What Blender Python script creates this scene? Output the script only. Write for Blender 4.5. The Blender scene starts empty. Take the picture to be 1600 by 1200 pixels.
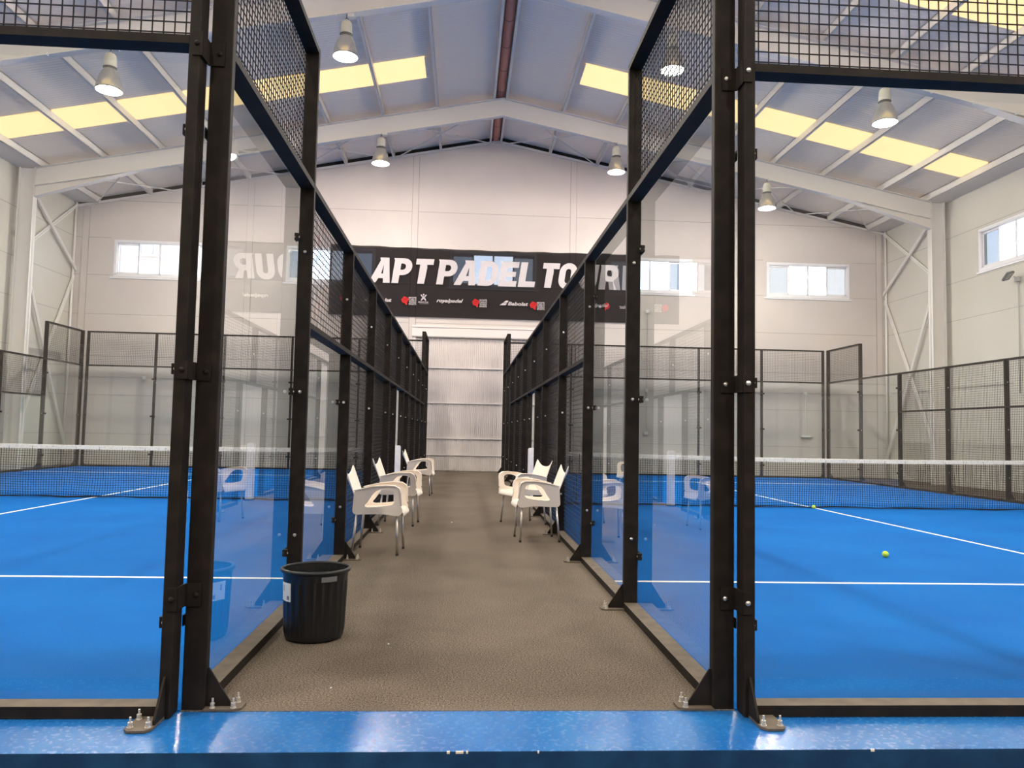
import bpy, bmesh, math, random
from mathutils import Vector, Matrix
random.seed(7)
sc = bpy.context.scene
COL = sc.collection

# ------------------------------------------------------------------ camera
F_PX = 1208.4566
YAW, PITCH, ROLL = 0.0613337, 0.0621789, 0.0200187
CAMP = Vector((-0.0098737, -3.556702, 1.2460155))
cy, sy, cp, sp = math.cos(YAW), math.sin(YAW), math.cos(PITCH), math.sin(PITCH)
Fv = Vector((sy * cp, cy * cp, sp)); Rv = Vector((cy, -sy, 0)); Uv = Rv.cross(Fv)
cr, sr = math.cos(ROLL), math.sin(ROLL)
R2 = cr * Rv + sr * Uv; U2 = -sr * Rv + cr * Uv
cam = bpy.data.cameras.new('camera'); cam.sensor_width = 36; cam.sensor_fit = 'HORIZONTAL'
cam.lens = F_PX * 36 / 1600; cam.clip_start = 0.05; cam.clip_end = 300
camo = bpy.data.objects.new('camera', cam); COL.objects.link(camo)
camo.matrix_world = Matrix(((R2.x, U2.x, -Fv.x, CAMP.x), (R2.y, U2.y, -Fv.y, CAMP.y), (R2.z, U2.z, -Fv.z, CAMP.z), (0, 0, 0, 1)))
sc.camera = camo

# ------------------------------------------------------------------ world, exposure
SKY = 6.0
w = bpy.data.worlds.new('world'); sc.world = w; w.use_nodes = True
wn = w.node_tree.nodes; wl = w.node_tree.links; wn.clear()
wo = wn.new('ShaderNodeOutputWorld'); wb = wn.new('ShaderNodeBackground'); wb.inputs[1].default_value = SKY
tc = wn.new('ShaderNodeTexCoord'); nz = wn.new('ShaderNodeTexNoise'); nz.inputs['Scale'].default_value = 3.2; nz.inputs['Detail'].default_value = 5
rp = wn.new('ShaderNodeValToRGB'); rp.color_ramp.elements[0].position = .42; rp.color_ramp.elements[0].color = (.66, .80, 1, 1)
rp.color_ramp.elements[1].position = .62; rp.color_ramp.elements[1].color = (1, 1, 1, 1)
wl.new(tc.outputs['Generated'], nz.inputs['Vector']); wl.new(nz.outputs['Fac'], rp.inputs[0]); wl.new(rp.outputs[0], wb.inputs[0]); wl.new(wb.outputs[0], wo.inputs[0])
vs = sc.view_settings
vs.view_transform = 'Standard'; vs.look = 'None'; vs.exposure = 0.0; vs.gamma = 1; vs.use_curve_mapping = False
cyc = sc.cycles
cyc.use_denoising = True
cyc.max_bounces = 12; cyc.diffuse_bounces = 6; cyc.glossy_bounces = 5; cyc.transmission_bounces = 8; cyc.transparent_max_bounces = 48
cyc.sample_clamp_indirect = 6; cyc.caustics_reflective = False; cyc.caustics_refractive = False
SKYLIGHT_RGB, SKYLIGHT_E = (1.0, 0.72, 0.34), 1.2
LAMP_W, LAMP_RGB = 1220, (1.0, .91, .82)

# ------------------------------------------------------------------ materials
MATS = {}
def mat(name, color, rough=.6, metal=0, spec=.5, noise=None, bump=None, emit=None):
    m = bpy.data.materials.new(name); m.use_nodes = True
    nt = m.node_tree; n = nt.nodes; l = nt.links
    b = n['Principled BSDF']
    b.inputs['Base Color'].default_value = (*color, 1); b.inputs['Roughness'].default_value = rough
    b.inputs['Metallic'].default_value = metal; b.inputs['Specular IOR Level'].default_value = spec
    if noise or bump:
        g = n.new('ShaderNodeTexCoord')
    if noise:  # (scale, colour2, lo, hi)
        t = n.new('ShaderNodeTexNoise'); t.inputs['Scale'].default_value = noise[0]; t.inputs['Detail'].default_value = 6
        r = n.new('ShaderNodeValToRGB'); r.color_ramp.elements[0].position = noise[2]; r.color_ramp.elements[1].position = noise[3]
        r.color_ramp.elements[0].color = (*color, 1); r.color_ramp.elements[1].color = (*noise[1], 1)
        l.new(g.outputs['Object'], t.inputs['Vector']); l.new(t.outputs['Fac'], r.inputs[0]); l.new(r.outputs[0], b.inputs['Base Color'])
    if bump:   # (scale, strength, dist)
        t = n.new('ShaderNodeTexNoise'); t.inputs['Scale'].default_value = bump[0]; t.inputs['Detail'].default_value = 4
        p = n.new('ShaderNodeBump'); p.inputs['Strength'].default_value = bump[1]; p.inputs['Distance'].default_value = bump[2]
        l.new(g.outputs['Object'], t.inputs['Vector']); l.new(t.outputs['Fac'], p.inputs['Height']); l.new(p.outputs[0], b.inputs['Normal'])
    if emit:
        b.inputs['Emission Color'].default_value = (*emit[0], 1); b.inputs['Emission Strength'].default_value = emit[1]
    MATS[name] = m
    return m
M_black = mat('black_steel', (.015, .0118, .010), .6, 0, .12, noise=(9, (.025, .0195, .016), .4, .7))
M_brown = mat('brown_steel', (.135, .105, .077), .7, 0, .25, noise=(14, (.095, .074, .055), .35, .7))
M_wire = mat('black_wire', (.016, .013, .012), .6, 0, .2)
M_net = mat('net_cord', (.012, .012, .014), .8, 0, .1)
M_chrome = mat('zinc_bolt', (.72, .70, .66), .28, 1)
M_zinc = mat('pale_zinc', (.66, .62, .56), .4, .55)
M_wall = mat('wall_panel', (.50, .47, .42), .75, 0, .25, noise=(.6, (.55, .515, .465), .35, .7), bump=(60, .06, .01))
M_wallback = mat('wall_panel_back', (.52, .46, .435), .75, 0, .25, noise=(.5, (.58, .52, .485), .35, .7), bump=(60, .06, .01))
M_wallfront = mat('wall_front_render', (.5, .45, .41), .9, 0, .1)
M_seam = mat('panel_joint', (.30, .27, .25), .9)
M_steelw = mat('white_steel', (.68, .64, .60), .5, 0, .35)
M_frame = mat('window_aluminium', (.76, .74, .76), .4, 0, .4)
M_ridge = mat('ridge_sheet', (.55, .21, .15), .6)
M_dark = mat('dark_gap', (.012, .010, .009), .9)
M_door = mat('door_sheet', (.66, .595, .565), .55, 0, .3)
M_plastic = mat('white_plastic', (.93, .83, .72), .38, 0, .45)
M_alu = mat('brushed_aluminium', (.62, .60, .57), .35, .9)
M_rubber = mat('dark_rubber', (.02, .02, .02), .8)
M_can = mat('black_plastic', (.010, .010, .011), .38, 0, .45)
M_label = mat('white_paper', (.75, .77, .78), .7)
M_ink = mat('grey_ink', (.22, .23, .25), .8)
M_tape = mat('net_tape', (.78, .73, .66), .8, noise=(30, (.62, .57, .50), .45, .7))
M_pad = mat('white_padding', (.74, .72, .74), .5, noise=(8, (.6, .58, .62), .45, .7))
M_concrete = mat('concrete', (.07, .065, .06), .8, noise=(3, (.11, .10, .09), .4, .7))
M_outground = mat('yard_concrete', (.42, .40, .37), .9, noise=(1, (.48, .46, .43), .4, .7))
M_white = mat('painted_line', (.85, .86, .86), .8)
M_cable = mat('grey_conduit', (.42, .40, .38), .6)
M_cablew = mat('white_conduit', (.68, .66, .62), .5)
M_lampbody = mat('lamp_housing', (.52, .50, .42), .5, 0, .4)
M_facade = mat('pink_render', (.50, .40, .355), .9, noise=(.3, (.54, .45, .41), .4, .7))
M_facade2 = mat('grey_render', (.36, .36, .38), .9)

def ball_mat():
    m = mat('felt', (.62, .78, .04), .9, bump=(300, .4, .002)); return m
M_ball = ball_mat()

def turf_mat():
    m = bpy.data.materials.new('blue_turf'); m.use_nodes = True; nt = m.node_tree; n, l = nt.nodes, nt.links
    b = n['Principled BSDF']; b.inputs['Roughness'].default_value = .95; b.inputs['Specular IOR Level'].default_value = .05
    g = n.new('ShaderNodeTexCoord')
    t = n.new('ShaderNodeTexNoise'); t.inputs['Scale'].default_value = 160; t.inputs['Detail'].default_value = 3
    t2 = n.new('ShaderNodeTexNoise'); t2.inputs['Scale'].default_value = .8; t2.inputs['Detail'].default_value = 5
    a = n.new('ShaderNodeMix'); a.data_type = 'FLOAT'; a.inputs[0].default_value = .35
    r = n.new('ShaderNodeValToRGB')
    r.color_ramp.elements[0].position = .3; r.color_ramp.elements[0].color = (.002, .078, .34, 1)
    r.color_ramp.elements[1].position = .7; r.color_ramp.elements[1].color = (.004, .155, .50, 1)
    l.new(g.outputs['Object'], t.inputs['Vector']); l.new(g.outputs['Object'], t2.inputs['Vector'])
    l.new(t.outputs['Fac'], a.inputs[2]); l.new(t2.outputs['Fac'], a.inputs[3]); l.new(a.outputs[0], r.inputs[0]); l.new(r.outputs[0], b.inputs['Base Color'])
    p = n.new('ShaderNodeBump'); p.inputs['Strength'].default_value = .5; p.inputs['Distance'].default_value = .006
    l.new(t.outputs['Fac'], p.inputs['Height']); l.new(p.outputs[0], b.inputs['Normal'])
    return m
M_turf = turf_mat()

def carpet_mat():
    m = bpy.data.materials.new('brown_carpet'); m.use_nodes = True; nt = m.node_tree; n, l = nt.nodes, nt.links
    b = n['Principled BSDF']; b.inputs['Roughness'].default_value = .95; b.inputs['Specular IOR Level'].default_value = .1
    g = n.new('ShaderNodeTexCoord')
    t = n.new('ShaderNodeTexNoise'); t.inputs['Scale'].default_value = 120; t.inputs['Detail'].default_value = 8; t.inputs['Roughness'].default_value = .85
    t2 = n.new('ShaderNodeTexNoise'); t2.inputs['Scale'].default_value = 1.3; t2.inputs['Detail'].default_value = 6
    r = n.new('ShaderNodeValToRGB')
    r.color_ramp.elements[0].position = .44; r.color_ramp.elements[0].color = (.038, .029, .022, 1)
    r.color_ramp.elements[1].position = .58; r.color_ramp.elements[1].color = (.285, .228, .176, 1)
    mx = n.new('ShaderNodeMix'); mx.data_type = 'RGBA'; mx.blend_type = 'MULTIPLY'; mx.inputs[0].default_value = .5
    r2 = n.new('ShaderNodeValToRGB'); r2.color_ramp.elements[0].position = .3; r2.color_ramp.elements[0].color = (.6, .6, .6, 1)
    r2.color_ramp.elements[1].position = .65; r2.color_ramp.elements[1].color = (1, 1, 1, 1)
    l.new(g.outputs['Object'], t.inputs['Vector']); l.new(g.outputs['Object'], t2.inputs['Vector'])
    l.new(t.outputs['Fac'], r.inputs[0]); l.new(t2.outputs['Fac'], r2.inputs[0])
    l.new(r.outputs[0], mx.inputs[6]); l.new(r2.outputs[0], mx.inputs[7]); l.new(mx.outputs[2], b.inputs['Base Color'])
    p = n.new('ShaderNodeBump'); p.inputs['Strength'].default_value = .25; p.inputs['Distance'].default_value = .004
    l.new(t.outputs['Fac'], p.inputs['Height']); l.new(p.outputs[0], b.inputs['Normal'])
    return m
M_carpet = carpet_mat()

def kerb_mat():
    m = bpy.data.materials.new('glossy_blue_paint'); m.use_nodes = True; nt = m.node_tree; n, l = nt.nodes, nt.links
    b = n['Principled BSDF']; b.inputs['Specular IOR Level'].default_value = .6
    g = n.new('ShaderNodeTexCoord')
    t = n.new('ShaderNodeTexNoise'); t.inputs['Scale'].default_value = 3; t.inputs['Detail'].default_value = 3
    r = n.new('ShaderNodeValToRGB'); r.color_ramp.elements[0].position = .35; r.color_ramp.elements[0].color = (.010, .11, .36, 1)
    r.color_ramp.elements[1].position = .7; r.color_ramp.elements[1].color = (.018, .15, .42, 1)
    t2 = n.new('ShaderNodeTexNoise'); t2.inputs['Scale'].default_value = 40; t2.inputs['Detail'].default_value = 2
    r2 = n.new('ShaderNodeMapRange'); r2.inputs[1].default_value = .3; r2.inputs[2].default_value = .7; r2.inputs[3].default_value = .16; r2.inputs[4].default_value = .32
    p = n.new('ShaderNodeBump'); p.inputs['Strength'].default_value = .11; p.inputs['Distance'].default_value = .010
    for q in (t, t2): l.new(g.outputs['Object'], q.inputs['Vector'])
    l.new(t.outputs['Fac'], r.inputs[0]); l.new(r.outputs[0], b.inputs['Base Color']); l.new(t2.outputs['Fac'], r2.inputs[0]); l.new(r2.outputs[0], b.inputs['Roughness'])
    l.new(t2.outputs['Fac'], p.inputs['Height']); l.new(p.outputs[0], b.inputs['Normal'])
    return m
M_kerb = kerb_mat()

M_kerbfront = mat('shaded_blue_riser', (.006, .040, .120), .5, 0, .3, noise=(7, (.012, .075, .19), .4, .75), bump=(30, .2, .01))  # kerb blue darkened: shade of the front face put into the colour
def glass_mat(name, tint, gain=1.0, extra=0.0):
    """thin architectural glass: Fresnel mirror on the outer faces, tinted straight-through transmission"""
    m = bpy.data.materials.new(name); m.use_nodes = True; nt = m.node_tree; n, l = nt.nodes, nt.links; n.clear()
    o = n.new('ShaderNodeOutputMaterial'); mx = n.new('ShaderNodeMixShader'); tr = n.new('ShaderNodeBsdfTransparent'); gl = n.new('ShaderNodeBsdfGlossy')
    gl.inputs['Roughness'].default_value = 0.0; gl.inputs['Color'].default_value = (.95, .97, .97, 1); tr.inputs['Color'].default_value = (*tint, 1)
    fr = n.new('ShaderNodeFresnel'); fr.inputs['IOR'].default_value = 1.52
    ge = n.new('ShaderNodeNewGeometry'); inv = n.new('ShaderNodeMath'); inv.operation = 'SUBTRACT'; inv.inputs[0].default_value = 1
    mu = n.new('ShaderNodeMath'); mu.operation = 'MULTIPLY'; mu.inputs[1].default_value = gain * 1.7; mu.use_clamp = True
    ad = n.new('ShaderNodeMath'); ad.operation = 'MULTIPLY_ADD'; ad.inputs[1].default_value = 1; ad.inputs[2].default_value = extra
    m2 = n.new('ShaderNodeMath'); m2.operation = 'MULTIPLY'
    l.new(ge.outputs['Backfacing'], inv.inputs[1]); l.new(fr.outputs[0], mu.inputs[0]); l.new(mu.outputs[0], m2.inputs[0]); l.new(inv.outputs[0], m2.inputs[1])
    l.new(m2.outputs[0], mx.inputs[0]); l.new(tr.outputs[0], mx.inputs[1]); l.new(gl.outputs[0], mx.inputs[2]); l.new(mx.outputs[0], o.inputs[0])
    return m
M_glass = glass_mat('court_glass', (.975, .994, .984))
M_paneclear = glass_mat('window_glass', (.97, .97, .98))
M_panetint = glass_mat('window_glass_double', (.40, .405, .42))

def cloth_mat(name, col, trans, transp):
    m = bpy.data.materials.new(name); m.use_nodes = True; nt = m.node_tree; n, l = nt.nodes, nt.links; n.clear()
    o = n.new('ShaderNodeOutputMaterial'); d = n.new('ShaderNodeBsdfDiffuse'); d.inputs[0].default_value = (*col, 1)
    t = n.new('ShaderNodeBsdfTranslucent'); t.inputs[0].default_value = (.9, .88, 1, 1)
    tp = n.new('ShaderNodeBsdfTransparent')
    a = n.new('ShaderNodeMixShader'); a.inputs[0].default_value = trans; b = n.new('ShaderNodeMixShader'); b.inputs[0].default_value = transp
    l.new(d.outputs[0], a.inputs[1]); l.new(t.outputs[0], a.inputs[2]); l.new(a.outputs[0], b.inputs[1]); l.new(tp.outputs[0], b.inputs[2]); l.new(b.outputs[0], o.inputs[0])
    return m
M_banner = cloth_mat('banner_black_mesh', (.010, .008, .008), .04, .15)
M_bannerw = cloth_mat('banner_white_print', (.60, .545, .54), .16, .0)
M_bannerr = cloth_mat('banner_red_print', (.45, .03, .03), .02, .0)

def ceiling_mat():
    m = bpy.data.materials.new('roof_sheet'); m.use_nodes = True; nt = m.node_tree; n, l = nt.nodes, nt.links
    b = n['Principled BSDF']; b.inputs['Roughness'].default_value = .55; b.inputs['Base Color'].default_value = (.90, .78, .67, 1); b.inputs['Specular IOR Level'].default_value = .3
    g = n.new('ShaderNodeTexCoord'); wv = n.new('ShaderNodeTexWave'); wv.bands_direction = 'Y'; wv.inputs['Scale'].default_value = 3.2; wv.inputs['Distortion'].default_value = 0
    p = n.new('ShaderNodeBump'); p.inputs['Strength'].default_value = .5; p.inputs['Distance'].default_value = .012
    l.new(g.outputs['Object'], wv.inputs['Vector']); l.new(wv.outputs['Fac'], p.inputs['Height']); l.new(p.outputs[0], b.inputs['Normal'])
    return m
M_ceil = ceiling_mat()
M_skylight = mat('translucent_roof_panel', (.25, .22, .16), .6, emit=(SKYLIGHT_RGB, SKYLIGHT_E))
M_refl = mat('lamp_reflector', (.66, .62, .54), .22, .75)
M_shadein = mat('lamp_shade_inside', (.10, .10, .095), .35, 0, .4)
M_lampglass = glass_mat('lamp_glass', (.9, .92, .92), 1.3)
M_flood = mat('floodlight_grey', (.10, .11, .11), .5)

# ------------------------------------------------------------------ mesh helper
class MB:
    def __init__(s): s.v = []; s.f = []; s.m = []
    def add(s, vs_, fs_, mi=0):
        o = len(s.v); s.v += [tuple(x) for x in vs_]; s.f += [[o + i for i in f] for f in fs_]; s.m += [mi] * len(fs_)
    def box(s, a, b, mi=0):
        x0, y0, z0 = [min(a[i], b[i]) for i in range(3)]; x1, y1, z1 = [max(a[i], b[i]) for i in range(3)]
        s.add([(x0, y0, z0), (x1, y0, z0), (x1, y1, z0), (x0, y1, z0), (x0, y0, z1), (x1, y0, z1), (x1, y1, z1), (x0, y1, z1)],
              [(0, 3, 2, 1), (4, 5, 6, 7), (0, 1, 5, 4), (1, 2, 6, 5), (2, 3, 7, 6), (3, 0, 4, 7)], mi)
    def bevbox(s, a, b, r, mi=0):
        """box with rounded vertical edges in its largest footprint (chamfered)"""
        x0, y0, z0 = [min(a[i], b[i]) for i in range(3)]; x1, y1, z1 = [max(a[i], b[i]) for i in range(3)]
        p = [(x0 + r, y0), (x1 - r, y0), (x1, y0 + r), (x1, y1 - r), (x1 - r, y1), (x0 + r, y1), (x0, y1 - r), (x0, y0 + r)]
        s.prism([(x, y) for x, y in p], z0, z1, mi)
    def prism(s, p, z0, z1, mi=0):
        n = len(p); s.add([(x, y, z0) for x, y in p] + [(x, y, z1) for x, y in p],
            [tuple(range(n))[::-1], tuple(range(n, 2 * n))] + [(i, (i + 1) % n, n + (i + 1) % n, n + i) for i in range(n)], mi)
    def tube(s, pts, r, n=8, mi=0, cap=True):
        pts = [Vector(p) for p in pts]; rings = []; k = len(pts)
        rr = r if isinstance(r, (list, tuple)) else [r] * k
        prev = None
        for i in range(k):
            d = (pts[min(i + 1, k - 1)] - pts[max(i - 1, 0)]).normalized()
            if prev is None:
                a = Vector((0, 0, 1)) if abs(d.z) < .9 else Vector((1, 0, 0)); u = d.cross(a).normalized()
            else:
                u = (prev - d * prev.dot(d)).normalized()
            prev = u; v_ = d.cross(u)
            rings.append([pts[i] + rr[i] * (math.cos(t) * u + math.sin(t) * v_) for t in [2 * math.pi * j / n for j in range(n)]])
        o = [q for r_ in rings for q in r_]
        fs = [(i * n + j, i * n + (j + 1) % n, (i + 1) * n + (j + 1) % n, (i + 1) * n + j) for i in range(k - 1) for j in range(n)]
        if cap: fs += [tuple(range(n))[::-1], tuple((k - 1) * n + j for j in range(n))]
        s.add(o, fs, mi)
    def bar(s, a, b, w_, h, up=(0, 0, 1), mi=0):
        a, b = Vector(a), Vector(b); d = (b - a).normalized(); u = d.cross(Vector(up)).normalized(); v_ = u.cross(d)
        c = [(-1, -1), (1, -1), (1, 1), (-1, 1)]
        s.add([p + u * (i * w_ / 2) + v_ * (j * h / 2) for p in (a, b) for i, j in c],
              [(0, 3, 2, 1), (4, 5, 6, 7), (0, 1, 5, 4), (1, 2, 6, 5), (2, 3, 7, 6), (3, 0, 4, 7)], mi)
    def lathe(s, prof, n=32, mi=0, c=(0, 0)):
        k = len(prof); vs_ = [(c[0] + r * math.cos(2 * math.pi * j / n), c[1] + r * math.sin(2 * math.pi * j / n), z) for r, z in prof for j in range(n)]
        s.add(vs_, [(i * n + j, i * n + (j + 1) % n, (i + 1) * n + (j + 1) % n, (i + 1) * n + j) for i in range(k - 1) for j in range(n)], mi)
    def mesh(s, name, mats, smooth=False, fix=False):
        me = bpy.data.meshes.new(name); me.from_pydata(s.v, [], s.f)
        for m_ in (mats if isinstance(mats, (list, tuple)) else [mats]): me.materials.append(m_)
        me.polygons.foreach_set('material_index', s.m)
        if smooth: me.polygons.foreach_set('use_smooth', [True] * len(me.polygons))
        if fix:
            bm = bmesh.new(); bm.from_mesh(me); bmesh.ops.recalc_face_normals(bm, faces=bm.faces); bm.to_mesh(me); bm.free()
        me.update(); return me

def link(name, me, parent=None, loc=(0, 0, 0), rz=0.0):
    o = bpy.data.objects.new(name, me); COL.objects.link(o); o.location = loc; o.rotation_euler = (0, 0, rz)
    if parent: o.parent = parent
    return o
def mk(name, mb, mats, parent=None, loc=(0, 0, 0), smooth=False, fix=False, rz=0.0):
    return link(name, mb.mesh(name, mats, smooth, fix), parent, loc, rz)
def autosmooth(o, ang=35):
    me = o.data; me.polygons.foreach_set('use_smooth', [True] * len(me.polygons))
    bm = bmesh.new(); bm.from_mesh(me)
    for e in bm.edges:
        if len(e.link_faces) == 2 and e.calc_face_angle(0) > math.radians(ang): e.smooth = False
    bm.to_mesh(me); bm.free()
def empty(name, loc, rz=0.0):
    o = bpy.data.objects.new(name, None); o.empty_display_size = .1; COL.objects.link(o); o.location = loc; o.rotation_euler = (0, 0, rz); return o
def tag(o, label, cat, group=None):
    o['label'] = label; o['category'] = cat
    if group: o['group'] = group
    return o
def struct(o, label=None):
    o['kind'] = 'structure'
    if label: o['label'] = label
    return o
def copy_tree(o, parent=None):
    c = o.copy(); COL.objects.link(c)
    if parent: c.parent = parent
    for ch in list(o.children): copy_tree(ch, c)
    return c

# ------------------------------------------------------------------ dimensions (metres, aisle centre x = 0, near cage corner y = 0)
WL, WR = 1.1178, 1.1573                # aisle half widths to the post faces
XL, XR, XA = -12.2, 13.8, .88          # hall walls and ridge
YB, YF = 20.9, -13.0                   # back / front wall
SL = .2
def zr(x, dz=0): return 10.58 + dz - SL * abs(x - XA)   # underside line of the purlins
FR = [17.6, 11.42, 5.25, -.92, -7.1]   # portal frames

# ------------------------------------------------------------------ the shell
FZ = -.16
mb = MB(); mb.box((XL - .2, YF - .2, FZ - .2), (XR + .2, -.45, FZ)); struct(mk('floor', mb, M_concrete), 'grey concrete floor in front of the kerb')
mb = MB(); mb.box((XL - .2, -.45, FZ - .2), (XR + .2, -.012, -.002))
o = struct(mk('kerb', mb, [M_kerb, M_kerbfront]), 'glossy blue painted concrete kerb'); o.data.polygons[2].material_index = 1   # riser with its shade painted in
# small paint chips along the kerb arris
mb = MB(); 
for x, w_ in ((-.01, .030), (-.045, .012), (.030, .008), (.31, .007), (-3.1, .02), (1.66, .015), (2.6, .02)):
    mb.box((x, -.4515, -.010), (x + w_, -.445, -.0012))
struct(mk('kerb_chips', mb, M_plastic), 'bare chips in the kerb edge')
mb = MB(); mb.box((XL, -.012, FZ - .2), (XR, YB, -.004)); struct(mk('floor_slab', mb, M_concrete))
GLr, GLl = WR + .1, -(WL + .1)         # aisle side glass planes
mb = MB()
mb.box((GLl, -.012, -.004), (GLr, YB, .0)); mb.box((GLr, 20.0, -.004), (XR, YB, .0)); mb.box((GLr + 10, -.012, -.004), (XR, 20, 0))
mb.box((XL, 20.0, -.004), (GLl, YB, .0)); mb.box((XL, -.012, -.004), (GLl - 10, 20, 0))
struct(mk('floor_carpet', mb, M_carpet), 'brown grey carpet of the aisle and surrounds')
for side, x0 in (('right', GLr), ('left', GLl - 10)):
    mb = MB(); mb.box((x0, -.012, -.004), (x0 + 10, 20, .006))
    struct(mk('court_turf', mb, M_turf), 'blue artificial turf of the %s court' % side)
    mb = MB()
    for y in (3.0, 17.0): mb.box((x0 + .02, y - .025, .006), (x0 + 9.98, y + .025, .009))
    mb.box((x0 + 4.975, 3.025, .006), (x0 + 5.025, 16.975, .009))
    struct(mk('court_lines', mb, M_white), 'white painted lines of the %s court' % side)
mb = MB(); mb.box((-45, -60, -.4), (50, YF - .2, FZ - .03)); mb.box((-45, YB + .25, -.4), (50, 70, FZ - .03))
mb.box((-45, YF - .2, -.4), (XL - .25, YB + .25, FZ - .03)); mb.box((XR + .25, YF - .2, -.4), (50, YB + .25, FZ - .03))
struct(mk('ground_outside', mb, M_outground))

def wall_xz(name, y0, y1, x0, x1, ztop, holes, m, z0=FZ):
    """wall parallel to x: vertical strips with rectangular holes [(xa, xb, za, zb)], ztop is a function of x"""
    xs = sorted(set([x0, x1, XA] + [h[0] for h in holes] + [h[1] for h in holes])); mb = MB()
    def slab(xa, xb, za, zb, top=False):
        ta, tb = (ztop(xa), ztop(xb)) if top else (zb, zb)
        mb.add([(xa, y0, za), (xb, y0, za), (xb, y1, za), (xa, y1, za), (xa, y0, ta), (xb, y0, tb), (xb, y1, tb), (xa, y1, ta)],
               [(0, 3, 2, 1), (4, 5, 6, 7), (0, 1, 5, 4), (1, 2, 6, 5), (2, 3, 7, 6), (3, 0, 4, 7)])
    for xa, xb in zip(xs[:-1], xs[1:]):
        hs = sorted([(h[2], h[3]) for h in holes if h[0] <= xa + 1e-6 and h[1] >= xb - 1e-6]); z = z0
        for za, zb in hs: slab(xa, xb, z, za); z = zb
        slab(xa, xb, z, 0, True)
    return struct(mk(name, mb, m))
def wall_yz(name, x0, x1, ya, yb, zt, holes, m):
    ys = sorted(set([ya, yb] + [h[0] for h in holes] + [h[1] for h in holes])); mb = MB()
    for a, b in zip(ys[:-1], ys[1:]):
        z = FZ
        for za, zb in sorted([(h[2], h[3]) for h in holes if h[0] <= a + 1e-6 and h[1] >= b - 1e-6]):
            mb.box((x0, a, z), (x1, b, za)); z = zb
        mb.box((x0, a, z), (x1, b, zt))
    return struct(mk(name, mb, m))
WZ0, WZ1 = 5.86, 6.93
WXS = [-10.93, -5.66, -.53, 4.55, 9.80]
holes = [(x, x + 2.70, WZ0, WZ1) for x in WXS] + [(-1.56, 3.20, FZ, 4.22)]
wall_xz('wall_back', YB, YB + .2, XL - .2, XR + .2, lambda x: zr(x, .02), holes, M_wallback)
SWY = [13.55, 7.40, 1.25, -4.9, -11.0]     # side windows, one per bay
sh = [(y, y + 2.70, WZ0, WZ1) for y in SWY if y > YF]
wall_yz('wall_right', XR, XR + .2, YF, YB + .2, 8.15, sh, M_wall)
wall_yz('wall_left', XL - .2, XL, YF, YB + .2, 8.15, [(y, y + 2.70, WZ0, WZ1) for y in SWY if y < 10], M_wall)
wall_xz('wall_front', YF - .2, YF, XL - .2, XR + .2, lambda x: zr(x, .2), [], M_wallfront)

# horizontal and vertical panel joints
mb = MB()
for z in (.96, 2.14, 3.34, 4.64, 5.86, 7.03, 8.21):
    segs = [(XL, XR)] if z < 8 else [(XL + 1.2, XR - 1.2)]
    for a, b in segs:
        cuts = [(-1.75, 3.4)] if z < 4.4 else ([(x - .15, x + 2.85) for x in WXS] if z in (5.86, 7.03) else [])
        p = a
        for c0, c1 in cuts: mb.box((p, YB - .004, z - .006), (c0, YB, z + .006)); p = c1
        mb.box((p, YB - .004, z - .006), (b, YB, z + .006))
struct(mk('trim_1', mb, M_seam), 'thin joints between the back wall panels')
for nm, X, s_ in (('trim_2', XR, -1), ('trim_3', XL, 1)):
    mb = MB()
    for z in (.96, 2.14, 3.34, 4.64, 5.72, 7.05):
        mb.box((X, YF, z - .006), (X + s_ * .004, YB, z + .006))
    struct(mk(nm, mb, M_seam), 'thin joints between the side wall panels')
# vertical wall posts cast in the back wall
for x in (-11.85, -6.86, -1.71, 3.37, 8.5, 13.55):
    mb = MB(); mb.box((x - .09, YB - .025, 0 if x not in (-1.71, 3.37) else 0), (x + .09, YB, zr(x, -.02)))
    mb.box((x - .105, YB - .008, 0), (x - .09, YB, zr(x, -.05)), 1); mb.box((x + .09, YB - .008, 0), (x + .105, YB, zr(x, -.05)), 1)
    struct(mk('wall_post', mb, [M_wallback, M_seam]))
# gable cap
mb = MB()
for a, b in ((XL, XA), (XA, XR)):
    mb.bar((a, YB - .02, zr(a, .02)), (b, YB - .02, zr(b, .02)), .06, .07)
struct(mk('trim_4', mb, M_steelw), 'white capping along the gable top')
mb = MB()
for a, b in ((XL, XA), (XA, XR)):
    mb.bar((a, YB + .1, zr(a, .12)), (b, YB + .1, zr(b, .12)), .1, .22)
struct(mk('trim_5', mb, M_dark), 'dark gap filler under the roof edge')

# roof sheets
for nm, a, b in (('ceiling', XL - .3, XA), ('ceiling', XA, XR + .3)):
    mb = MB(); za, zb = zr(a, .20), zr(b, .20)
    mb.add([(a, YF - .3, za), (b, YF - .3, zb), (b, YB + .3, zb), (a, YB + .3, za), (a, YF - .3, za + .12), (b, YF - .3, zb + .12), (b, YB + .3, zb + .12), (a, YB + .3, za + .12)],
           [(0, 3, 2, 1), (4, 5, 6, 7), (0, 1, 5, 4), (1, 2, 6, 5), (2, 3, 7, 6), (3, 0, 4, 7)])
    struct(mk(nm, mb, M_ceil), 'grey blue ribbed roof sheeting, %s slope' % ('left' if a < 0 else 'right'))
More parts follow.
